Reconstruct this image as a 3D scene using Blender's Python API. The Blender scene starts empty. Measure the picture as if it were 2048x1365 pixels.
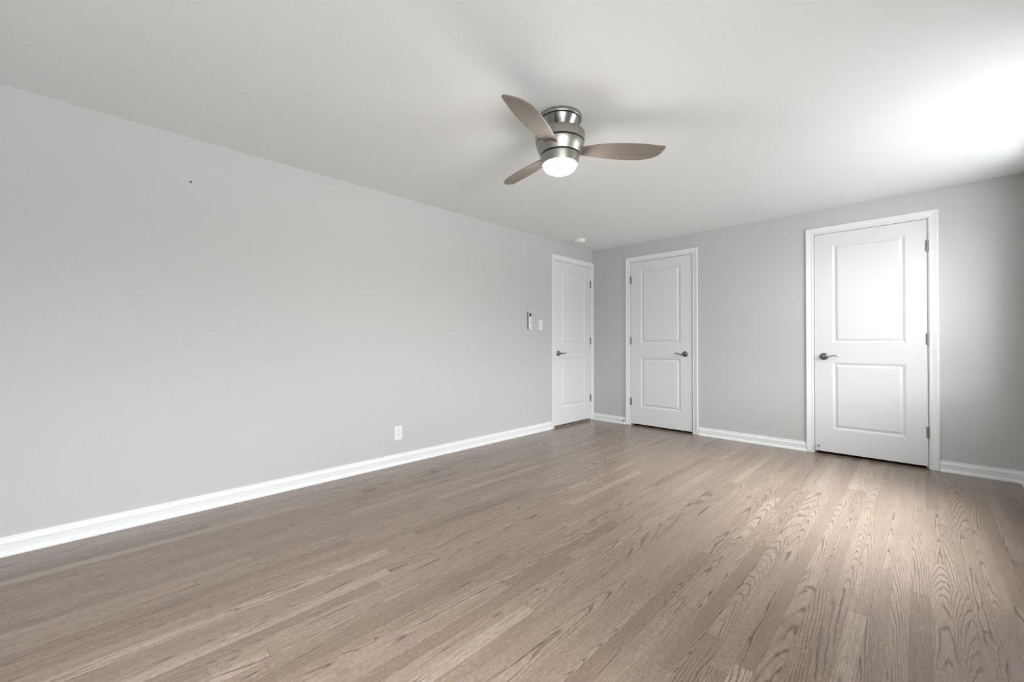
import bpy, bmesh, math, random
from mathutils import Vector, Matrix

# ------------------------------------------------------------------ camera
W, L, H = 3.73, 6.02, 2.286            # room: x from left wall, y from rear wall, height
sc = bpy.context.scene
cam_d = bpy.data.cameras.new('camera')
cam = bpy.data.objects.new('camera', cam_d)
sc.collection.objects.link(cam)
cam.location = (3.175, L - 4.819, 1.0266)
cam.rotation_euler = (math.radians(90.393), math.radians(0.0), math.radians(44.37))
cam_d.sensor_width = 36.0
cam_d.lens = 36.0 * 831.7 / 2048.0
cam_d.clip_start = 0.02
sc.camera = cam

# ------------------------------------------------------------------ world: hazy bright sky with a veiled sun, dark tree line, pale ground
# radiance at heights z of the view direction (-1 straight down .. 1 straight up)
ZS = (-1.0, -0.55, -0.25, 0.0, 0.18, 0.45, 1.0)
BAND = [0.85, 0.05, 1.27, 0.36, 1.54, 0.80, 0.2]
LOBES = [((.45, .30, .84), 9.8, 24.0), ((.75, .0, .66), 5.0, 24.0), ((.75, -.50, .43), .25, 24.0), ((.50, .70, -.50), 0.55, 24.0)]        # bright patches of haze and lit ground: direction, strength, tightness
FAN = 20.0
wd = bpy.data.worlds.new('hazy_sky'); sc.world = wd
wd.use_nodes = True
nt = wd.node_tree; nt.nodes.clear()
def wn(typ, **k):
    n = nt.nodes.new(typ)
    for q, v in k.items(): setattr(n, q, v)
    return n
wo = wn('ShaderNodeOutputWorld'); bg = wn('ShaderNodeBackground'); tc = wn('ShaderNodeTexCoord'); sx = wn('ShaderNodeSeparateXYZ')
nt.links.new(tc.outputs['Generated'], sx.inputs[0]); nt.links.new(bg.outputs[0], wo.inputs[0])
mr = wn('ShaderNodeMapRange'); mr.inputs[1].default_value = -1; mr.inputs[2].default_value = 1
cr = wn('ShaderNodeValToRGB'); nt.links.new(sx.outputs[2], mr.inputs[0]); nt.links.new(mr.outputs[0], cr.inputs[0])
el = cr.color_ramp.elements
for i, (z, v) in enumerate(zip(ZS, BAND)):
    p = (z + 1)/2
    if i == 0: e = el[0]; e.position = p
    elif i == len(ZS) - 1: e = el[-1]; e.position = p
    else: e = el.new(p)
    t_ = (.975, 1.0, 1.03) if z > 0 else (.99, 1.0, 1.005)
    e.color = (v*t_[0]/10, v*t_[1]/10, v*t_[2]/10, 1)
acc = wn('ShaderNodeVectorMath', operation='SCALE'); acc.inputs['Scale'].default_value = 10.0
nt.links.new(cr.outputs[0], acc.inputs[0]); acc = acc.outputs[0]
for d_, s_, pw in LOBES:
    nv = wn('ShaderNodeVectorMath', operation='NORMALIZE'); nt.links.new(tc.outputs['Generated'], nv.inputs[0])
    dt = wn('ShaderNodeVectorMath', operation='DOT_PRODUCT'); nt.links.new(nv.outputs[0], dt.inputs[0])
    dt.inputs[1].default_value = Vector(d_).normalized()
    mx = wn('ShaderNodeMath', operation='MAXIMUM'); mx.inputs[1].default_value = 0; nt.links.new(dt.outputs['Value'], mx.inputs[0])
    pn = wn('ShaderNodeMath', operation='POWER'); pn.inputs[1].default_value = pw; nt.links.new(mx.outputs[0], pn.inputs[0])
    sc_ = wn('ShaderNodeVectorMath', operation='SCALE'); sc_.inputs[0].default_value = (s_*.985, s_, s_*1.01); nt.links.new(pn.outputs[0], sc_.inputs['Scale'])
    ad = wn('ShaderNodeVectorMath', operation='ADD'); nt.links.new(acc, ad.inputs[0]); nt.links.new(sc_.outputs[0], ad.inputs[1]); acc = ad.outputs[0]
nt.links.new(acc, bg.inputs[0])
bg.inputs[1].default_value = 1.0

sc.view_settings.view_transform = 'Standard'
sc.view_settings.look = 'None'
sc.view_settings.gamma = 1.0
sc.view_settings.use_curve_mapping = False
sc.view_settings.exposure = 3.1

# windows in the right wall: (y0, y1, sill, head)
WIN = [(4.00, 5.55, 0.74, 2.14), (0.25, 2.30, 0.82, 2.14)]
for (y0, y1, z0, z1) in WIN:           # portals help the renderer find the sky through each window opening
    ld = bpy.data.lights.new('window_portal', 'AREA'); ld.shape = 'RECTANGLE'
    ld.size = y1 - y0; ld.size_y = z1 - z0
    ld.cycles.is_portal = True
    lo = bpy.data.objects.new('window_portal', ld); sc.collection.objects.link(lo)
    lo.location = (W + 0.125, (y0 + y1) / 2, (z0 + z1) / 2)
    lo.rotation_euler = (math.radians(90), 0, math.radians(90))   # faces -x

# ------------------------------------------------------------------ helpers
col = sc.collection
def mesh_obj(name, verts, faces, mat=None, parent=None, smooth=False, loc=None, bevel=0, autosmooth=None):
    me = bpy.data.meshes.new(name)
    me.from_pydata([tuple(v) for v in verts], [], faces)
    bm = bmesh.new(); bm.from_mesh(me)
    bmesh.ops.remove_doubles(bm, verts=bm.verts, dist=1e-6)
    bmesh.ops.recalc_face_normals(bm, faces=bm.faces)
    bm.to_mesh(me); bm.free()
    for p in me.polygons: p.use_smooth = smooth
    if smooth and autosmooth:
        me.update()
        me.set_sharp_from_angle(angle=math.radians(autosmooth))
    o = bpy.data.objects.new(name, me); col.objects.link(o)
    if mat: me.materials.append(mat)
    if parent: o.parent = parent
    if loc: o.location = loc
    if bevel:
        b = o.modifiers.new('bevel', 'BEVEL'); b.width = bevel; b.segments = 3; b.limit_method = 'ANGLE'
        b.harden_normals = False
    return o
class MB:
    def __init__(s): s.v = []; s.f = []
    def add(s, v, f):
        n = len(s.v); s.v += [tuple(q) for q in v]; s.f += [tuple(i + n for i in q) for q in f]; return s
    def box(s, a, b):
        (x0, y0, z0), (x1, y1, z1) = a, b
        return s.add([(x0,y0,z0),(x1,y0,z0),(x1,y1,z0),(x0,y1,z0),(x0,y0,z1),(x1,y0,z1),(x1,y1,z1),(x0,y1,z1)],
                     [(0,3,2,1),(4,5,6,7),(0,1,5,4),(1,2,6,5),(2,3,7,6),(3,0,4,7)])
    def lathe(s, prof, n=48, M=None, cap=True):        # prof: [(r, z)]; axis z
        M = M or Matrix()
        vs = []; fs = []
        for r, z in prof:
            for i in range(n):
                a = 2*math.pi*i/n; vs.append(M @ Vector((r*math.cos(a), r*math.sin(a), z)))
        for j in range(len(prof)-1):
            for i in range(n):
                k = (i+1) % n; fs.append((j*n+i, j*n+k, (j+1)*n+k, (j+1)*n+i))
        if cap:
            if prof[0][0] > 1e-5: fs.append(tuple(range(n))[::-1])
            if prof[-1][0] > 1e-5: fs.append(tuple((len(prof)-1)*n+i for i in range(n)))
        return s.add(vs, fs)
    def tube(s, pts, rad, n=12, flat=1.0, up=(0,0,1)):   # rad: list or number; flat: height ratio along up
        pts = [Vector(p) for p in pts]
        if not isinstance(rad, (list, tuple)): rad = [rad]*len(pts)
        vs = []; fs = []
        for j, p in enumerate(pts):
            t = (pts[min(j+1, len(pts)-1)] - pts[max(j-1, 0)]).normalized()
            u = Vector(up); u = (u - t*u.dot(t)); 
            if u.length < 1e-5: u = Vector((1,0,0)) - t*t.x
            u.normalize(); w = t.cross(u)
            for i in range(n):
                a = 2*math.pi*i/n; vs.append(p + w*math.cos(a)*rad[j] + u*math.sin(a)*rad[j]*flat)
        m = len(pts)
        for j in range(m-1):
            for i in range(n):
                k = (i+1) % n; fs.append((j*n+i, j*n+k, (j+1)*n+k, (j+1)*n+i))
        fs.append(tuple(range(n))[::-1]); fs.append(tuple((m-1)*n+i for i in range(n)))
        return s.add(vs, fs)
    def build(s, name, mat=None, parent=None, **k): return mesh_obj(name, s.v, s.f, mat, parent, **k)
def empty(name, loc=(0,0,0), rz=0.0):
    o = bpy.data.objects.new(name, None); col.objects.link(o); o.location = loc; o.rotation_euler = (0,0,rz); o.empty_display_size = .1
    return o
def tag(o, label=None, cat=None, group=None, kind=None):
    if label: o['label'] = label
    if cat: o['category'] = cat
    if group: o['group'] = group
    if kind: o['kind'] = kind
    return o

# ------------------------------------------------------------------ materials
def newmat(name):
    m = bpy.data.materials.new(name); m.use_nodes = True
    return m, m.node_tree, m.node_tree.nodes['Principled BSDF']
def paint(name, rgb, rough=0.6, bump=0.0, scale=300.0, spec=0.3, detail=3.0, blotch=0.0):
    m, t, b = newmat(name)
    b.inputs['Base Color'].default_value = (*rgb, 1); b.inputs['Roughness'].default_value = rough
    b.inputs['Specular IOR Level'].default_value = spec
    tcn = t.nodes.new('ShaderNodeTexCoord')
    if bump:
        n = t.nodes.new('ShaderNodeTexNoise'); n.inputs['Scale'].default_value = scale; n.inputs['Detail'].default_value = detail
        t.links.new(tcn.outputs['Object'], n.inputs['Vector'])
        bp = t.nodes.new('ShaderNodeBump'); bp.inputs['Strength'].default_value = bump; bp.inputs['Distance'].default_value = 0.002
        t.links.new(n.outputs['Fac'], bp.inputs['Height']); t.links.new(bp.outputs[0], b.inputs['Normal'])
    return m
M_wall = paint('wall_paint_grey', (.545, .558, .556), .55, .12, 260)
M_ceil = paint('ceiling_paint', (.835, .86, .872), .85, .15, 220, .2)
M_trim = paint('trim_paint_white', (.79, .808, .815), .32, .02, 60, .45)
M_door = paint('door_paint_white', (.735, .75, .755), .34, .03, 90, .45)
M_plastic = paint('white_plastic', (.80, .80, .79), .35, 0, spec=.5)
M_rubber = paint('white_rubber', (.82, .82, .80), .55)
M_dark = paint('dark_slot', (.02, .02, .02), .6)
M_screen = paint('lcd_screen', (.035, .04, .04), .15, spec=.6)
M_lcdink = paint('lcd_ink', (.30, .33, .31), .4)
M_button = paint('grey_button', (.45, .46, .46), .5)
M_closet = paint('closet_painted_shade', (.06, .055, .05), .9)  # near-black colour stands in for the darkness inside the unlit closets
def metal(name, rgb, rough, aniso=0.0, bump=False):
    m, t, b = newmat(name)
    b.inputs['Base Color'].default_value = (*rgb, 1); b.inputs['Metallic'].default_value = 1; b.inputs['Roughness'].default_value = rough
    if aniso: b.inputs['Anisotropic'].default_value = aniso
    if bump:   # fine turned brush lines
        tcn = t.nodes.new('ShaderNodeTexCoord'); mp = t.nodes.new('ShaderNodeMapping'); mp.inputs['Scale'].default_value = (4, 4, 900)
        n = t.nodes.new('ShaderNodeTexNoise'); n.inputs['Scale'].default_value = 1.0; n.inputs['Detail'].default_value = 2
        t.links.new(tcn.outputs['Object'], mp.inputs[0]); t.links.new(mp.outputs[0], n.inputs['Vector'])
        mr_ = t.nodes.new('ShaderNodeMapRange'); mr_.inputs[3].default_value = rough*.8; mr_.inputs[4].default_value = rough*1.25
        t.links.new(n.outputs['Fac'], mr_.inputs[0]); t.links.new(mr_.outputs[0], b.inputs['Roughness'])
    return m
M_nickel = metal('brushed_nickel', (.37, .36, .325), .30, .6, True)
M_polish = metal('polished_nickel', (.30, .295, .285), .20, .4)
M_satin = metal('satin_nickel_hardware', (.20, .195, .19), .26)
M_hinge = metal('hinge_nickel', (.30, .295, .285), .35)

def node_math(t, op, a, b=None, c=None, clamp=False):
    n = t.nodes.new('ShaderNodeMath'); n.operation = op; n.use_clamp = clamp
    for i, v in enumerate((a, b, c)):
        if v is None: continue
        if isinstance(v, (int, float)): n.inputs[i].default_value = v
        else: t.links.new(v, n.inputs[i])
    return n.outputs[0]
def wood_floor():
    m, t, b = newmat('oak_strip_floor')
    M = lambda *a, **k: node_math(t, *a, **k)
    def comb(x, y, z=0.0):
        n = t.nodes.new('ShaderNodeCombineXYZ')
        for i, v in enumerate((x, y, z)):
            if isinstance(v, (int, float)): n.inputs[i].default_value = v
            else: t.links.new(v, n.inputs[i])
        return n.outputs[0]
    def white(v):
        n = t.nodes.new('ShaderNodeTexWhiteNoise'); n.noise_dimensions = '3D'; t.links.new(v, n.inputs['Vector'])
        s = t.nodes.new('ShaderNodeSeparateColor'); t.links.new(n.outputs['Color'], s.inputs[0])
        return s.outputs[0], s.outputs[1], s.outputs[2]
    def noise(v, scale=1.0, detail=2.0, rough=.5):
        n = t.nodes.new('ShaderNodeTexNoise'); n.inputs['Scale'].default_value = scale; n.inputs['Detail'].default_value = detail
        n.inputs['Roughness'].default_value = rough
        t.links.new(v, n.inputs['Vector']); return n.outputs['Fac']
    def ramp(v, a, b_, c=0.0, d=1.0, smooth=True):
        n = t.nodes.new('ShaderNodeMapRange'); n.interpolation_type = 'SMOOTHSTEP' if smooth else 'LINEAR'
        t.links.new(v, n.inputs[0]); 
        for i, q in zip((1, 2, 3, 4), (a, b_, c, d)): n.inputs[i].default_value = q
        return n.outputs[0]
    tcn = t.nodes.new('ShaderNodeTexCoord'); sp = t.nodes.new('ShaderNodeSeparateXYZ'); t.links.new(tcn.outputs['Object'], sp.inputs[0])
    x, y = sp.outputs[0], sp.outputs[1]
    PW = 0.0572
    px = M('DIVIDE', x, PW); ci = M('FLOOR', px); fx = M('SUBTRACT', M('FRACT', px), .5)
    r1, r2, r3 = white(comb(ci, 7.0, 3.0))
    ln = M('MULTIPLY_ADD', r1, .80, .80)
    yy = M('ADD', M('DIVIDE', y, ln), M('MULTIPLY', r2, 9.0)); ri = M('FLOOR', yy); fy = M('FRACT', yy)
    a1, a2, a3 = white(comb(ci, ri, 1.0)); b1, b2, b3 = white(comb(ci, ri, 5.0))
    xl = M('MULTIPLY', fx, PW)                      # -0.0286 .. 0.0286 metres across the strip
    gy = M('ADD', y, M('MULTIPLY', a1, 60.0)); off = M('MULTIPLY', a2, 40.0)
    # growth ring field: centred parabola (plain sawn) or linear (rift sawn), bent by slow noise along the board
    xc = M('SUBTRACT', xl, M('MULTIPLY', M('SUBTRACT', b1, .5), .05))
    quad = M('MULTIPLY', M('MULTIPLY', xc, xc), M('MULTIPLY_ADD', M('MULTIPLY', b2, b2), 7500.0, 250.0))
    lin = M('MULTIPLY', xl, M('MULTIPLY', M('SUBTRACT', b3, .5), 460.0))
    run = M('MULTIPLY', gy, M('MULTIPLY_ADD', b1, 7.5, 1.2))            # pulls the rings out into long arches
    n1 = noise(comb(M('MULTIPLY', M('ADD', xl, off), 5.0), M('MULTIPLY', gy, .75), off), 1.0, 1.5, .4)
    n2 = noise(comb(M('MULTIPLY', M('ADD', xl, off), 36.0), M('MULTIPLY', gy, 6.0), off), 1.0, 2.5, .55)
    n2b = noise(comb(M('MULTIPLY', M('ADD', xl, off), 170.0), M('MULTIPLY', gy, 30.0), off), 1.0, 2.0, .6)
    s = M('ADD', M('ADD', M('ADD', quad, lin), run), M('ADD', M('MULTIPLY', n1, 10.0), M('ADD', M('MULTIPLY', n2, 1.5), M('MULTIPLY', n2b, .40))))
    fr = M('FRACT', s)
    rise = ramp(fr, 0.0, .10); fall = ramp(fr, .10, .42, 1.0, 0.0)
    ring = M('MULTIPLY', rise, fall)
    # pores: short dark dashes running with the grain
    pore = noise(comb(M('MULTIPLY', M('ADD', x, off), 900.0), M('MULTIPLY', gy, 34.0), off), 1.0, 2.0, .6)
    porem = ramp(pore, .50, .66)
    fib = noise(comb(M('MULTIPLY', M('ADD', x, off), 330.0), M('MULTIPLY', gy, 5.0), off), 1.0, 3.0, .6)
    cont = ramp(noise(comb(M('MULTIPLY', x, 22.0), M('MULTIPLY', gy, 1.6), off), 1.0, 1.0), .32, .56, .30, 1.0)
    ringm = M('MULTIPLY', M('MULTIPLY', ring, cont), M('MULTIPLY_ADD', porem, .35, .70))
    # knots/figure patches
    patch = ramp(noise(comb(M('MULTIPLY', x, 18.0), M('MULTIPLY', gy, 4.0), off), 1.0, 2.0), .60, .76)
    tone = t.nodes.new('ShaderNodeValToRGB'); t.links.new(a3, tone.inputs[0]); e = tone.color_ramp.elements
    C = lambda r, g_, b_: (((r/255)**2.2), ((g_/255)**2.2), ((b_/255)**2.2), 1)
    e[0].position = 0; e[0].color = C(127, 111, 98); e[1].position = 1; e[1].color = C(168, 153, 139)
    q = e.new(.16); q.color = C(140, 124, 110); q = e.new(.5); q.color = C(148, 132, 118); q = e.new(.86); q.color = C(148, 132, 118)
    def mix(fac, c1, c2, typ='MIX'):
        n = t.nodes.new('ShaderNodeMix'); n.data_type = 'RGBA'; n.blend_type = typ
        if isinstance(fac, (int, float)): n.inputs[0].default_value = fac
        else: t.links.new(fac, n.inputs[0])
        for i, v in ((6, c1), (7, c2)):
            if isinstance(v, tuple): n.inputs[i].default_value = v
            else: t.links.new(v, n.inputs[i])
        return n.outputs[2]
    c = tone.outputs[0]
    c = mix(ramp(fib, .3, .72, 0.0, .50), c, C(108, 92, 79))
    mott = noise(comb(M('MULTIPLY', M('ADD', x, off), 130.0), M('MULTIPLY', gy, 55.0), off), 1.0, 3.0, .7)
    c = mix(ramp(mott, .38, .66, 0.0, .30), c, C(104, 88, 75))
    c = mix(ramp(mott, .30, .46, .22, 0.0), c, C(172, 156, 141))
    c = mix(M('MULTIPLY', patch, .30), c, C(104, 90, 79))
    c = mix(M('MULTIPLY', porem, .20), c, C(84, 71, 61))
    c = mix(M('MULTIPLY', ringm, .92), c, C(54, 43, 35))
    ex = M('ABSOLUTE', fx); seam = ramp(ex, .486, .497, 0, 1)
    ey = M('MULTIPLY', M('ABSOLUTE', M('SUBTRACT', fy, .5)), 1.0); endm = ramp(ey, .4985, .4996, 0, 1)
    sm = M('MAXIMUM', seam, endm)
    c = mix(M('MULTIPLY', sm, .45), c, C(78, 66, 56))
    t.links.new(c, b.inputs['Base Color'])
    rg = M('ADD', ramp(fib, .2, .8, .18, .28), M('MULTIPLY', ringm, .12)); t.links.new(rg, b.inputs['Roughness'])
    b.inputs['Specular IOR Level'].default_value = .5
    bp = t.nodes.new('ShaderNodeBump'); bp.inputs['Strength'].default_value = .25; bp.inputs['Distance'].default_value = .0012
    hgt = M('SUBTRACT', 1.0, M('ADD', M('MULTIPLY', ringm, .35), M('ADD', M('MULTIPLY', sm, .8), M('MULTIPLY', porem, .15))))
    t.links.new(hgt, bp.inputs['Height']); t.links.new(bp.outputs[0], b.inputs['Normal'])
    return m
M_floor = wood_floor()
def blade_wood():
    m, t, b = newmat('fan_blade_veneer')
    tcn = t.nodes.new('ShaderNodeTexCoord'); mp = t.nodes.new('ShaderNodeMapping'); mp.inputs['Scale'].default_value = (2.5, 60, 10)
    n = t.nodes.new('ShaderNodeTexNoise'); n.inputs['Scale'].default_value = 1.0; n.inputs['Detail'].default_value = 4
    cr_ = t.nodes.new('ShaderNodeValToRGB'); cr_.color_ramp.elements[0].color = (.17, .145, .125, 1); cr_.color_ramp.elements[1].color = (.24, .21, .182, 1)
    cr_.color_ramp.elements[0].position = .3; cr_.color_ramp.elements[1].position = .7
    t.links.new(tcn.outputs['Object'], mp.inputs[0]); t.links.new(mp.outputs[0], n.inputs['Vector']); t.links.new(n.outputs['Fac'], cr_.inputs[0])
    t.links.new(cr_.outputs[0], b.inputs['Base Color']); b.inputs['Roughness'].default_value = .45
    return m
M_blade = blade_wood()
def lamp_glass():
    m, t, b = newmat('lit_opal_glass')
    b.inputs['Base Color'].default_value = (.9, .9, .88, 1); b.inputs['Roughness'].default_value = .3
    b.inputs['Emission Color'].default_value = (1, .965, .90, 1); b.inputs['Emission Strength'].default_value = FAN
    return m
M_opal = lamp_glass()
def pane_mat():
    m = bpy.data.materials.new('window_glass'); m.use_nodes = True; t = m.node_tree; t.nodes.clear()
    o = t.nodes.new('ShaderNodeOutputMaterial'); mx = t.nodes.new('ShaderNodeMixShader'); tr = t.nodes.new('ShaderNodeBsdfTransparent')
    gl = t.nodes.new('ShaderNodeBsdfGlossy'); gl.inputs['Roughness'].default_value = .02
    mx.inputs[0].default_value = .05; t.links.new(tr.outputs[0], mx.inputs[1]); t.links.new(gl.outputs[0], mx.inputs[2]); t.links.new(mx.outputs[0], o.inputs[0])
    return m
M_pane = pane_mat()

# ------------------------------------------------------------------ room shell
T = 0.12
# door openings measured from the photograph: slab extents along the wall
D1 = dict(a=L - .831, b=L - .056)           # left wall, along y
D2 = dict(a=.567, b=1.328)                  # back wall, along x
D3 = dict(a=2.470, b=3.226)
ZB, ZT = 0.024, 2.052                       # slab bottom and top
GAP = 0.0038; OPT = ZT + GAP                 # opening head
st = lambda o: tag(o, kind='structure')

fl = MB().box((-.95, -.12, -.1), (W + .12, L + .95, 0)).build('floor', M_floor)
tag(fl, 'grey-brown stained oak strip floor with strong grain', kind='structure')
ce = MB().box((-.95, -.12, H), (W + .12, L + .95, H + .1)).build('ceiling', M_ceil)
tag(ce, 'smooth white ceiling', kind='structure')

JT = .018  # jamb thickness
def wall_with_holes(name, u0, u1, holes, place, mat):
    """rectangles in (u,z) around holes, extruded by place(u, z, depth)"""
    mb = MB()
    us = sorted(set([u0, u1] + [h[0] for h in holes] + [h[1] for h in holes]))
    zs = sorted(set([0, H] + [h[2] for h in holes] + [h[3] for h in holes]))
    inside = lambda u, z: any(h[0] < u < h[1] and h[2] < z < h[3] for h in holes)
    P = lambda u, z, d: place(u, z, d)
    n, m_ = len(us)-1, len(zs)-1
    solid = [[not inside((us[i]+us[i+1])/2, (zs[j]+zs[j+1])/2) for j in range(m_)] for i in range(n)]
    for i in range(n):
        for j in range(m_):
            if not solid[i][j]: continue
            a, b, c, d = us[i], us[i+1], zs[j], zs[j+1]
            mb.add([P(a,c,0),P(b,c,0),P(b,d,0),P(a,d,0)], [(0,1,2,3)]); mb.add([P(a,c,T),P(b,c,T),P(b,d,T),P(a,d,T)], [(3,2,1,0)])
            if i == 0 or not solid[i-1][j]: mb.add([P(a,c,0),P(a,d,0),P(a,d,T),P(a,c,T)], [(0,1,2,3)])
            if i == n-1 or not solid[i+1][j]: mb.add([P(b,c,0),P(b,d,0),P(b,d,T),P(b,c,T)], [(3,2,1,0)])
            if j == 0 or not solid[i][j-1]: mb.add([P(a,c,0),P(b,c,0),P(b,c,T),P(a,c,T)], [(3,2,1,0)])
            if j == m_-1 or not solid[i][j+1]: mb.add([P(a,d,0),P(b,d,0),P(b,d,T),P(a,d,T)], [(0,1,2,3)])
    return mb.build(name, mat)
op = lambda d: (d['a'] - GAP - JT, d['b'] + GAP + JT, 0, OPT + JT)
w = wall_with_holes('wall_left', 0, L, [op(D1)], lambda u, z, d: (-d, u, z), M_wall); tag(w, 'long light grey painted wall with remote, switch and outlet', kind='structure')
w = wall_with_holes('wall_back', 0, W, [op(D2), op(D3)], lambda u, z, d: (u, L + d, z), M_wall); tag(w, 'light grey wall with two white panel doors', kind='structure')
w = wall_with_holes('wall_right', 0, L, WIN, lambda u, z, d: (W + d, u, z), M_wall); tag(w, 'light grey window wall at the right edge', kind='structure')
w = wall_with_holes('wall_rear', 0, W, [], lambda u, z, d: (u, -d, z), M_wall); tag(w, kind='structure')
# closed spaces behind the doors (closets behind the back wall, hallway behind the left wall)
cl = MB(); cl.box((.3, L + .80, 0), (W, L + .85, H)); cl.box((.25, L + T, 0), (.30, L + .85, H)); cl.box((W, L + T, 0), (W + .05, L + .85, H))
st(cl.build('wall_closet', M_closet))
hw = MB(); hw.box((-.88, L - 1.3, 0), (-.83, L + T, H)); hw.box((-.88, L - 1.35, 0), (-T, L - 1.3, H)); hw.box((-.88, L + T, 0), (.25, L + T + .05, H))
st(hw.build('wall_hallway', M_wall))

# ------------------------------------------------------------------ doors
def casing(name, d, place, clip_hi=None, label=None):
    """colonial casing + jamb. place(u, depth_out_of_wall, z)."""
    cw = .057
    prof = [(0, 0), (0, .007), (.003, .0095), (.010, .0105), (.014, .0085), (.018, .0095), (.030, .0125), (.040, .0155), (.046, .0175), (.053, .0175), (.057, .0150), (.057, 0)]
    rev = .006
    a, b, tp = d['a'] - GAP - rev, d['b'] + GAP + rev, OPT + rev
    mb = MB()
    rings = []
    hi = lambda u: min(u, clip_hi) if clip_hi is not None else u
    for k in range(4):
        r = []
        for u, t_ in prof:
            if k == 0: r.append(place(a - u, t_, 0.0015))
            if k == 1: r.append(place(a - u, t_, tp + u))
            if k == 2: r.append(place(b + hi(u), t_, tp + u))
            if k == 3: r.append(place(b + hi(u), t_, 0.0015))
        rings.append(r)
    n = len(prof); vs = sum(rings, []); fs = []
    for k in range(3):
        for i in range(n):
            j = (i+1) % n; fs.append((k*n+i, k*n+j, (k+1)*n+j, (k+1)*n+i))
    fs.append(tuple(range(n))); fs.append(tuple(3*n+i for i in range(n))[::-1])
    mb.add(vs, fs)
    # jamb lining with a stop behind the slab
    def jb(u0, u1, y0, y1, z0, z1):
        vs = [place(u, y, z) for z in (z0, z1) for y in (y0, y1) for u in (u0, u1)]
        mb.add(vs, [(0,1,3,2),(4,6,7,5),(0,4,5,1),(2,3,7,6),(0,2,6,4),(1,5,7,3)])
    A, B = d['a'] - GAP, d['b'] + GAP
    jb(A - JT, A, -T, 0, 0.0015, OPT); jb(B, B + JT, -T, 0, 0.0015, OPT); jb(A - JT, B + JT, -T, 0, OPT, OPT + JT)
    jb(A, A + .012, -.075, -.040, 0.0015, OPT); jb(B - .012, B, -.075, -.040, 0.0015, OPT); jb(A + .012, B - .012, -.075, -.040, OPT - .012, OPT)
    o = mb.build(name, M_trim)
    return tag(o, label, kind='structure')

def door_panel(parent, w, h):
    """local: x 0..w across, y = 0 face towards the room is -y, z 0..h."""
    mb = MB(); th = .035
    pl, pr = .134, w - .130
    P = [(pl, pr, .214, .829), (pl, pr, 1.009, 1.927)]
    xs = [0, pl, pr, w]; zs = [0, .214, .829, 1.009, 1.927, h]
    for i in range(3):
        for j in range(5):
            if i == 1 and j in (1, 3): continue
            mb.add([(xs[i],0,zs[j]),(xs[i+1],0,zs[j]),(xs[i+1],0,zs[j+1]),(xs[i],0,zs[j+1])], [(0,1,2,3)])
    for (x0, x1, z0, z1) in P:
        steps = [(0, 0), (.0015, .0022), (.006, .0035), (.013, .0075), (.018, .0095), (.0215, .0095), (.025, .0080), (.038, .0022), (.0415, .0012)]
        rings = [[(x0+s, d_, z0+s), (x1-s, d_, z0+s), (x1-s, d_, z1-s), (x0+s, d_, z1-s)] for s, d_ in steps]
        vs = sum(rings, []); fs = []
        for k in range(len(steps)-1):
            for i in range(4):
                j = (i+1) % 4; fs.append((4*k+i, 4*k+j, 4*k+4+j, 4*k+4+i))
        fs.append(tuple(4*(len(steps)-1)+i for i in range(4)))
        mb.add(vs, fs)
    mb.add([(0,th,0),(w,th,0),(w,th,h),(0,th,h)], [(3,2,1,0)])
    for k in range(3): pass
    # edges
    def strip(pts_f):
        v = [(x, 0, z) for x, z in pts_f] + [(x, th, z) for x, z in pts_f]; n = len(pts_f)
        mb.add(v, [(i, i+1, n+i+1, n+i) for i in range(n-1)])
    strip([(x, 0) for x in xs]); strip([(w, z) for z in zs]); strip([(x, h) for x in xs][::-1]); strip([(0, z) for z in zs][::-1])
    return mb.build('door_panel', M_door, parent)

def hinge(parent, x, z):
    mb = MB()
    R = .0058; hh = .089
    prof = []
    kn = 5
    prof.append((0.0, -hh/2 - .005)); prof.append((.0035, -hh/2 - .004)); prof.append((.0045, -hh/2 - .001))
    for k in range(kn):
        z0 = -hh/2 + k*hh/kn; z1 = z0 + hh/kn
        prof += [(R*.88, z0), (R, z0 + .0008), (R, z1 - .0008), (R*.88, z1)]
    prof += [(.0045, hh/2 + .001), (.0035, hh/2 + .004), (0.0, hh/2 + .005)]
    mb.lathe(prof, 20, Matrix.Translation((x, -.0065, z)), cap=False)
    mb.box((x - .0125, -.0016, z - hh/2), (x - .001, .0004, z + hh/2)); mb.box((x + .001, -.0016, z - hh/2), (x + .0125, .0004, z + hh/2))
    return mb.build('hinge', M_hinge, parent, smooth=True, autosmooth=35)

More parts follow.
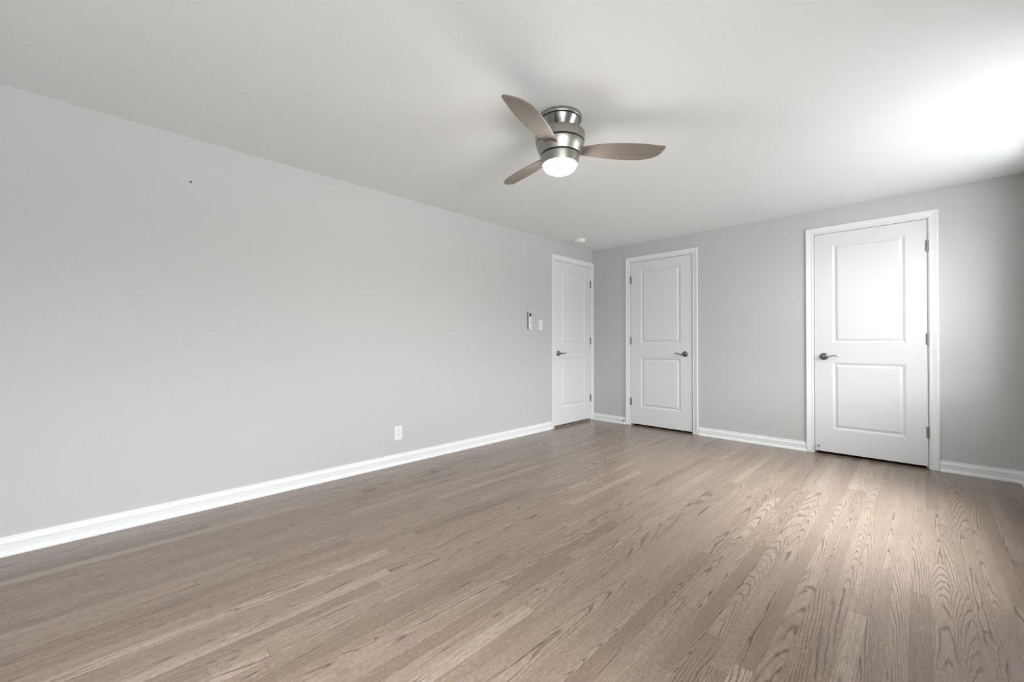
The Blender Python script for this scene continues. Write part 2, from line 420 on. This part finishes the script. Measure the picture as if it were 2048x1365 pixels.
def handle(parent, x, z, s):
    """s = +1 lever points to +x"""
    rot = Matrix.Translation((x, 0, z)) @ Matrix.Rotation(math.radians(90), 4, 'X')    # z -> -y (out of door)
    prof = [(0.0325, 0.0), (.0325, .003), (.0312, .0055), (.0290, .0066), (.0275, .0066), (.0262, .0085), (.0235, .0108), (.0185, .0125), (.0145, .0135), (.0130, .0150)]
    rose = MB().lathe(prof, 56, rot).build('door_handle', M_satin, parent, smooth=True, autosmooth=30)
    tag(rose, 'satin nickel rose with wavy lever')
    nb = MB().lathe([(.0125, .013), (.0105, .018), (.0098, .030), (.0108, .038), (.0125, .044), (.0135, .050), (.0125, .056), (.009, .0595), (0, .0605)], 32, rot, cap=False)
    pts = []; rad = []
    key = [(0, 0, .050), (.012, -.002, .051), (.026, -.0035, .052), (.040, -.001, .053), (.054, .004, .053), (.068, .0085, .052), (.080, .0100, .051), (.092, .0080, .049), (.102, .0030, .047), (.109, -.0025, .0455)]
    rr = [.0095, .0098, .0085, .0072, .0066, .0064, .0062, .0058, .0050, .0030]
    # smooth catmull
    K = [Vector((k[0]*s, -k[2], k[1])) for k in key]
    for i in range(len(K)-1):
        p0, p1, p2, p3 = K[max(i-1,0)], K[i], K[i+1], K[min(i+2, len(K)-1)]
        for q in range(4):
            u = q/4
            pts.append(.5*((2*p1) + (p2-p0)*u + (2*p0-5*p1+4*p2-p3)*u*u + (3*p1-p0-3*p2+p3)*u**3) + Vector((x, 0, z))); rad.append(rr[i]*(1-u) + rr[i+1]*u)
    pts.append(K[-1] + Vector((x, 0, z))); rad.append(.0022)
    nb.tube(pts, rad, 14, flat=.72)
    nb.build('lever', M_satin, rose, smooth=True, autosmooth=50)
    return rose

def stop_mesh(parent, loc, spring_mat=M_hinge):
    """spring door stop pointing to local -y; children of parent"""
    rot = Matrix.Translation(loc) @ Matrix.Rotation(math.radians(90), 4, 'X')
    base = MB().lathe([(.011, 0), (.011, .002), (.0095, .005), (.006, .0085), (.0045, .010)], 24, rot).build('stop_base', spring_mat, parent, smooth=True, autosmooth=40)
    mb = MB(); pts = []
    turns = 13; ln = .052
    for i in range(turns*12 + 1):
        a = 2*math.pi*i/12; f = i/(turns*12); r = .0050 - .0010*f
        pts.append(rot @ Vector((r*math.cos(a), r*math.sin(a), .008 + ln*f)))
    mb.tube(pts, .0012, 6); mb.build('stop_spring', spring_mat, parent, smooth=True)
    MB().lathe([(.0045, .058), (.0068, .060), (.0075, .064), (.0072, .071), (.0055, .0745), (0, .0755)], 20, rot).build('stop_tip', M_rubber, parent, smooth=True, autosmooth=40)

def make_door(name, origin, rz, w, hinge_side, label):
    root = empty(name, origin, rz)
    tag(root, label, kind='structure')
    h = ZT - ZB
    door_panel(root, w, h)
    hx = 0 - GAP/2 if hinge_side < 0 else w + GAP/2
    for z in (1.832, 1.066, .301): hinge(root, hx, z - ZB)
    x = .070 if hinge_side > 0 else w - .078
    handle(root, x, .909 - ZB, hinge_side)
    # latch edge plate seen in the gap
    lx = -.0012 if hinge_side > 0 else w + .0002
    MB().box((lx, .004, .909 - ZB - .028), (lx + .001, .029, .909 - ZB + .028)).build('latch_plate', M_satin, root)
    return root
# face of the slab sits 1 mm behind the jamb edge
d2 = make_door('door_2', (D2['a'], L + .001, ZB), 0, D2['b'] - D2['a'], -1, 'white two-panel door next to the corner, lever on its right side')
d3 = make_door('door_3', (D3['a'], L + .001, ZB), 0, D3['b'] - D3['a'], +1, 'white two-panel door nearest the right edge, lever on its left side')
# door 1 on the left wall: local x along +y (world), facing +x
d1 = make_door('door_1', (-.001, D1['a'], ZB), math.radians(90), D1['b'] - D1['a'], +1, 'white two-panel door in the left wall, tight in the corner')
stop_mesh(d3, (.026, 0, .045))
casing('trim_2', D2, lambda u, t_, z: (u, L - t_, z), label='white casing around the door next to the corner')
casing('trim_3', D3, lambda u, t_, z: (u, L - t_, z), label='white casing around the right-hand door')
casing('trim_1', D1, lambda u, t_, z: (t_, u, z), clip_hi=.044, label='white casing around the left-wall door')
M_thr = paint('threshold_oak', (.34, .25, .17), .45)
th = MB().box((-T, D1['a'] - GAP + .0125, 0), (-.003, D1['b'] + GAP - .0125, .007)).build('trim_4', M_thr); tag(th, 'brown wooden threshold under the left-wall door', kind='structure')

# ------------------------------------------------------------------ baseboards
BP = [(0, 0), (.026, 0), (.0258, .008), (.0235, .015), (.0185, .020), (.0150, .0225), (.0145, .024), (.0138, .055), (.0145, .058), (.0148, .062), (.0128, .067), (.0090, .073), (.0072, .079), (.0070, .085), (.0060, .0885), (0, .0900)]
def baseboard(name, u0, u1, place, taper0=False, taper1=False, miter0=0, miter1=0):
    """place(u, t, z)"""
    stations = []
    if taper0: stations += [(u0, .62, 0), (u0 + .004, .80, 0), (u0 + .010, .95, 0), (u0 + .016, 1, 0)]
    else: stations += [(u0, 1, miter0)]
    if taper1: stations += [(u1 - .016, 1, 0), (u1 - .010, .95, 0), (u1 - .004, .80, 0), (u1, .62, 0)]
    else: stations += [(u1, 1, miter1)]
    n = len(BP); vs = []; fs = []
    for (u, s, m_) in stations:
        for t_, z in BP: vs.append(place(u + m_*t_, t_*s, z + .0))
    for k in range(len(stations)-1):
        for i in range(n):
            j = (i+1) % n; fs.append((k*n+i, k*n+j, (k+1)*n+j, (k+1)*n+i))
    fs.append(tuple(range(n))); fs.append(tuple((len(stations)-1)*n+i for i in range(n))[::-1])
    mb = MB(); mb.add(vs, fs)
    return tag(mb.build(name, M_trim), kind='structure')
CO = GAP + .006 + .057
pb = lambda u, t_, z: (u, L - t_, z)
baseboard('baseboard_left', 0, D1['a'] - CO - .0005, lambda u, t_, z: (t_, u, z), taper1=True, miter0=1)
baseboard('baseboard_back', .0180, D2['a'] - CO - .0005, pb, taper1=True)
baseboard('baseboard_back.001', D2['b'] + CO + .0005, D3['a'] - CO - .0005, pb, taper0=True, taper1=True)
baseboard('baseboard_back.002', D3['b'] + CO + .0005, W, pb, taper0=True, miter1=-1)
baseboard('baseboard_right', 0, L, lambda u, t_, z: (W - t_, u, z), miter0=1, miter1=-1)
baseboard('baseboard_rear', 0, W, lambda u, t_, z: (u, t_, z), miter0=1, miter1=-1)

# ------------------------------------------------------------------ windows (right wall, outside the frame but lighting the room)
for k, (y0, y1, z0, z1) in enumerate(WIN):
    wr = empty('window_%d' % (k+1), (W, (y0+y1)/2, z0)); tag(wr, kind='structure')
    hw_, hh = (y1-y0)/2, z1-z0
    fr = MB(); e = .045
    fr.box((.08, -hw_, 0), (.12, -hw_+e, hh)); fr.box((.08, hw_-e, 0), (.12, hw_, hh)); fr.box((.08, -hw_+e, 0), (.12, hw_-e, e)); fr.box((.08, -hw_+e, hh-e), (.12, hw_-e, hh))
    fr.box((.085, -.020, e), (.115, .025, hh-e))
    fr.build('window_frame', M_trim, wr)
    cs = MB(); c = .057
    cs.box((-.015, -hw_-c, -c), (0, -hw_, hh+c)); cs.box((-.015, hw_, -c), (0, hw_+c, hh+c)); cs.box((-.015, -hw_, hh), (0, hw_, hh+c)); cs.box((-.012, -hw_, -c), (0, hw_, -.0))
    cs.build('window_casing', M_trim, wr)
    MB().box((-.03, -hw_, 0), (.05, hw_, .016)).build('window_sill', M_trim, wr)
    pn = MB(); pn.box((.098, -hw_+e, e), (.102, -.025, hh-e)); pn.box((.098, .025, e), (.102, hw_-e, hh-e)); pn.build('window_pane', M_pane, wr)

# ------------------------------------------------------------------ ceiling fan
FX, FY = 1.7536, L - 2.985
fan = empty('ceiling_fan', (FX, FY, H))
tag(fan, 'brushed nickel flush-mount ceiling fan with three taupe blades and a lit globe', 'ceiling fan')
zz = lambda z: z - H
MB().lathe([(.112, 0), (.1195, 0), (.1205, zz(2.283)), (.1205, zz(2.268)), (.1185, zz(2.2645)), (.114, zz(2.2635)), (.107, zz(2.2635)), (.1045, zz(2.2625))], 96).build('canopy_rim', M_nickel, fan, smooth=True, autosmooth=35)
MB().lathe([(.1060, zz(2.2640)), (.1040, zz(2.260)), (.0965, zz(2.245)), (.0860, zz(2.226)), (.0760, zz(2.208)), (.0700, zz(2.196)), (.066, zz(2.180))], 96, cap=False).build('canopy', M_polish, fan, smooth=True, autosmooth=50)
MB().lathe([(.040, zz(2.192)), (.1300, zz(2.1925)), (.1350, zz(2.1905)), (.1372, zz(2.186)), (.1378, zz(2.176)), (.1365, zz(2.158)), (.1345, zz(2.1425)), (.1320, zz(2.1410)), (.05, zz(2.141))], 96, cap=False).build('motor_cover', M_nickel, fan, smooth=True, autosmooth=35)
MB().lathe([(.04, zz(2.1405)), (.1285, zz(2.1400)), (.1285, zz(2.1345)), (.04, zz(2.134))], 72, cap=False).build('seam_band', M_dark, fan, smooth=True, autosmooth=35)
MB().lathe([(.05, zz(2.1350)), (.1300, zz(2.1350)), (.1322, zz(2.1335)), (.1300, zz(2.122)), (.1215, zz(2.100)), (.1105, zz(2.0745)), (.1085, zz(2.0735)), (.05, zz(2.0735))], 96, cap=False).build('rotor_housing', M_nickel, fan, smooth=True, autosmooth=35)
MB().lathe([(.04, zz(2.0730)), (.1050, zz(2.0725)), (.1040, zz(2.0675)), (.04, zz(2.067))], 72, cap=False).build('seam_band', M_dark, fan, smooth=True, autosmooth=35)
MB().lathe([(.05, zz(2.0675)), (.1065, zz(2.0675)), (.1082, zz(2.0660)), (.1050, zz(2.050)), (.0995, zz(2.026)), (.0980, zz(2.0200)), (.0962, zz(2.0195)), (.0950, zz(2.022)), (.05, zz(2.023))], 96, cap=False).build('light_ring', M_nickel, fan, smooth=True, autosmooth=35)
gp = [(.0915, zz(2.0215)), (.0912, zz(2.016))]
for i in range(1, 13):
    a = math.pi/2*i/12; gp.append((.0912*math.cos(a)**.68 if i < 12 else 0, zz(2.016) - .040*math.sin(a)))
lg = MB().lathe(gp, 96, cap=False).build('glass_shade', M_opal, fan, smooth=True, autosmooth=60); tag(lg, 'lit white glass shade')
# canopy screws with keyhole slots
camd = math.radians(44.37)
for k, ang in enumerate((-132+0, -132+60, -132+120, -132+180, -132-60, -132-120)):
    a = math.radians(ang + 8) 
    Mx = Matrix.Rotation(a, 4, 'Z') @ Matrix.Translation((.1203, 0, zz(2.2755))) @ Matrix.Rotation(math.radians(90), 4, 'Y')
    s_ = MB().lathe([(.0045, 0), (.0045, .0012), (.0035, .002), (0, .0022)], 16, Mx).build('canopy_screw', M_polish, fan, smooth=True, autosmooth=35)
    sl = MB(); b_ = [Matrix.Rotation(a, 4, 'Z') @ Vector(v) for v in ((.1224, -.0035, zz(2.2748)), (.1228, -.0035, zz(2.2748)), (.1228, .0035, zz(2.2748)), (.1224, .0035, zz(2.2748)), (.1224, -.0035, zz(2.2762)), (.1228, -.0035, zz(2.2762)), (.1228, .0035, zz(2.2762)), (.1224, .0035, zz(2.2762)))]
    sl.add(b_, [(0,3,2,1),(4,5,6,7),(0,1,5,4),(1,2,6,5),(2,3,7,6),(3,0,4,7)]); sl.build('screw_slot', M_dark, s_)
# blades: local x outwards, pitched about x
def blade(ang):
    mb = MB(); th = .006
    outl = []   # (x, half-lead, half-trail)
    xs = [.085, .105, .13, .16, .20, .25, .30, .35, .40, .45, .49, .52, .545, .558, .568, .575, .580]
    lead = [.028, .032, .037, .044, .053, .061, .066, .068, .067, .064, .060, .0565, .053, .051, .049, .0475, .0455]
    trail = [.028, .031, .036, .042, .050, .058, .064, .068, .070, .069, .064, .055, .041, .028, .012, -.006, -.030]
    zoff = lambda x_: 0.0
    top = []; bot = []
    for x_, a, c in zip(xs, lead, trail):
        for q, lst in ((1, top), (-1, bot)):
            row = []
            for f in (-1, -.97, -.6, -.2, .2, .6, .97, 1):
                yv = -a + (a + c)*(f + 1)/2
                camber = -.006*(f*f)
                hh = th/2*(0.35 if abs(f) == 1 else 1)
                row.append((x_, yv, q*hh + camber))
            lst.append(row)
    n = len(xs); m_ = 8
    vs = sum(top, []) + sum(bot, []); o = n*m_; fs = []
    for i in range(n-1):
        for j in range(m_-1):
            A = i*m_+j; fs.append((A, A+m_, A+m_+1, A+1)); fs.append((o+A, o+A+1, o+A+m_+1, o+A+m_))
        fs.append((i*m_, o+i*m_, o+(i+1)*m_, (i+1)*m_)); fs.append((i*m_+m_-1, (i+1)*m_+m_-1, o+(i+1)*m_+m_-1, o+i*m_+m_-1))
    for j in range(m_-1):
        fs.append((j, j+1, o+j+1, o+j)); A = (n-1)*m_+j; fs.append((A, o+A, o+A+1, A+1))
    mb.add(vs, fs)
    b_ = mb.build('blade', M_blade, fan, smooth=True, autosmooth=40)
    # lead side (-y local = clockwise seen from above) is raised
    b_.rotation_euler = (math.radians(-13), 0, ang); b_.location = (0, 0, zz(2.107))
    tag(b_, 'taupe wood-look blade')
    return b_
BL0 = math.radians(44.37 + 2)
for k in range(3): blade(BL0 + k*2*math.pi/3)

# ------------------------------------------------------------------ smoke detector
sd = empty('smoke_detector', (.250, L - .655, H)); tag(sd, 'round white smoke detector on the ceiling above the corner door', 'smoke detector')
MB().lathe([(.072, 0), (.072, -.009), (.070, -.011)], 64).build('mounting_base', M_plastic, sd, smooth=True, autosmooth=35)
MB().lathe([(.0665, -.0105), (.0675, -.013), (.0665, -.024), (.061, -.033), (.050, -.0375), (.022, -.0385), (.0, -.0385)], 64, cap=False).build('detector_body', M_plastic, sd, smooth=True, autosmooth=50)
MB().lathe([(.010, -.0380), (.010, -.0400), (.0085, -.0408), (0, -.0410)], 24, cap=False).build('test_button', M_button, sd, smooth=True, autosmooth=40)

# ------------------------------------------------------------------ left-wall fittings (local: x out of wall, y along wall, z up)
def plate(name, w, h, t_, parent, mat=M_plastic, bev=.0022, loc=(0,0,0)):
    return MB().box((0, -w/2, -h/2), (t_, w/2, h/2)).build(name, mat, parent, bevel=bev, loc=loc)
ou = empty('wall_outlet', (0, L - 2.962, .267)); tag(ou, 'white duplex outlet low on the long grey wall', 'outlet')
plate('cover_plate', .074, .118, .0055, ou)
for dz in (.0195, -.0195):
    f = MB(); vs = []; n = 28
    for i in range(n):
        a = 2*math.pi*i/n; yy_ = max(-.0145, min(.0145, .0172*math.cos(a))); vs.append((yy_, .0145*math.sin(a)*1.0 if abs(math.cos(a)) < .86 else .0145*math.sin(a)))
    V = [(0.005, a, b + dz) for a, b in vs] + [(.0072, a*.97, b*.97 + dz) for a, b in vs]
    f.add(V, [tuple(range(n))[::-1], tuple(n+i for i in range(n))] + [(i, (i+1) % n, n+(i+1) % n, n+i) for i in range(n)])
    fo = f.build('receptacle', M_plastic, ou)
    s_ = MB(); s_.box((.0070, -.0075, dz + .0005), (.0076, -.0053, dz + .0085)); s_.box((.0070, .0053, dz + .0015), (.0076, .0073, dz + .0080))
    s_.lathe([(.0027, 0), (.0027, .0006), (0, .0006)], 16, Matrix.Translation((.0070, 0, dz - .0065)) @ Matrix.Rotation(math.radians(90), 4, 'Y'))
    s_.build('socket_slots', M_dark, fo)
MB().lathe([(.0033, 0), (.0033, .0008), (.002, .0014), (0, .0015)], 20, Matrix.Translation((.0055, 0, 0)) @ Matrix.Rotation(math.radians(90), 4, 'Y')).build('screw', M_plastic, ou, smooth=True, autosmooth=40)

sw = empty('light_switch', (0, L - 1.101, 1.247)); tag(sw, 'white rocker light switch between the remote and the left-wall door', 'light switch')
plate('cover_plate', .072, .118, .0055, sw)
MB().box((.0045, -.0175, -.0345), (.0062, .0175, .0345)).build('switch_frame', M_button, sw, bevel=.0008)
rk = MB(); rk.add([(.0055,-.0155,-.0325),(.0055,.0155,-.0325),(.0055,.0155,.0325),(.0055,-.0155,.0325),(.0078,-.0155,-.0325),(.0078,.0155,-.0325),(.0115,.0155,.0325),(.0115,-.0155,.0325),(.0076,-.0155,0),(.0076,.0155,0)],
       [(0,1,2,3),(4,8,9,5),(8,7,6,9),(0,4,5,1),(3,2,6,7),(1,5,9,6,2),(0,3,7,8,4)]); rk.build('rocker', M_plastic, sw)

# cradle and the remote control resting in it
RY, RZ = L - 1.302, 1.292
hd = empty('remote_cradle', (0, RY, RZ - .10)); tag(hd, 'white wall cradle holding the remote control', 'remote holder')
hb = MB(); hb.box((0, -.020, .006), (.004, .020, .120)); hb.box((0, -.0235, 0), (.028, .0235, .004)); hb.box((.0258, -.0235, .004), (.028, .0235, .014))
hb.build('cradle_body', M_plastic, hd)
rc = empty('remote_control', (.0045, RY, RZ)); tag(rc, 'slim white remote control with a small dark screen, left of the light switch', 'remote control')
tag(MB().box((0, -.0243, -.0950), (.0135, .0243, .0995)).build('rear_half', paint('remote_dark_grey', (.09, .09, .088), .5), rc, bevel=.004), 'dark grey rear half')  # rear half of the remote coloured dark grey, seen as a strip along its side
tag(MB().box((.0130, -.0245, -.0955), (.0205, .0245, .1000)).build('remote_body', M_plastic, rc, bevel=.003), 'white front shell')
MB().box((.0198, -.0175, .044), (.0212, .0175, .088)).build('screen', M_screen, rc, bevel=.0006)
dg = MB()
for (a, b, c, d) in ((-.008, -.002, .078, .080), (-.008, -.006, .062, .078), (-.002, .000, .062, .078), (-.008, 0, .060, .062), (.005, .012, .070, .072), (.005, .007, .058, .070)):
    dg.box((.0210, a, c), (.0215, b, d))
dg.build('screen_digits', M_lcdink, rc)
for (y_, z_, r_) in ((0, .026, .0045), (0, .008, .0065), (-.012, -.014, .0045), (0, -.014, .0045), (.012, -.014, .0045), (-.012, -.032, .0045), (0, -.032, .0045), (.012, -.032, .0045)):
    MB().lathe([(r_, 0), (r_, .001), (r_*.7, .0016), (0, .0017)], 20, Matrix.Translation((.0203, y_, z_)) @ Matrix.Rotation(math.radians(90), 4, 'Y')).build('button', M_button, rc, smooth=True, autosmooth=40)

nl = MB().lathe([(.0022, -.004), (.0022, .007), (.0048, .0075), (.0048, .009), (0, .0092)], 16, Matrix.Rotation(math.radians(90), 4, 'Y')).build('wall_nail', M_dark, loc=(0, L - 4.381, 2.015))
tag(nl, 'tiny dark nail high on the long grey wall', 'nail')

# spring stop on the back baseboard beside door 2
ds = empty('door_stop', (.478, L - .0135, .050)); tag(ds, 'small spring door stop on the baseboard left of the corner-side door casing', 'door stop')
stop_mesh(ds, (0, 0, 0))
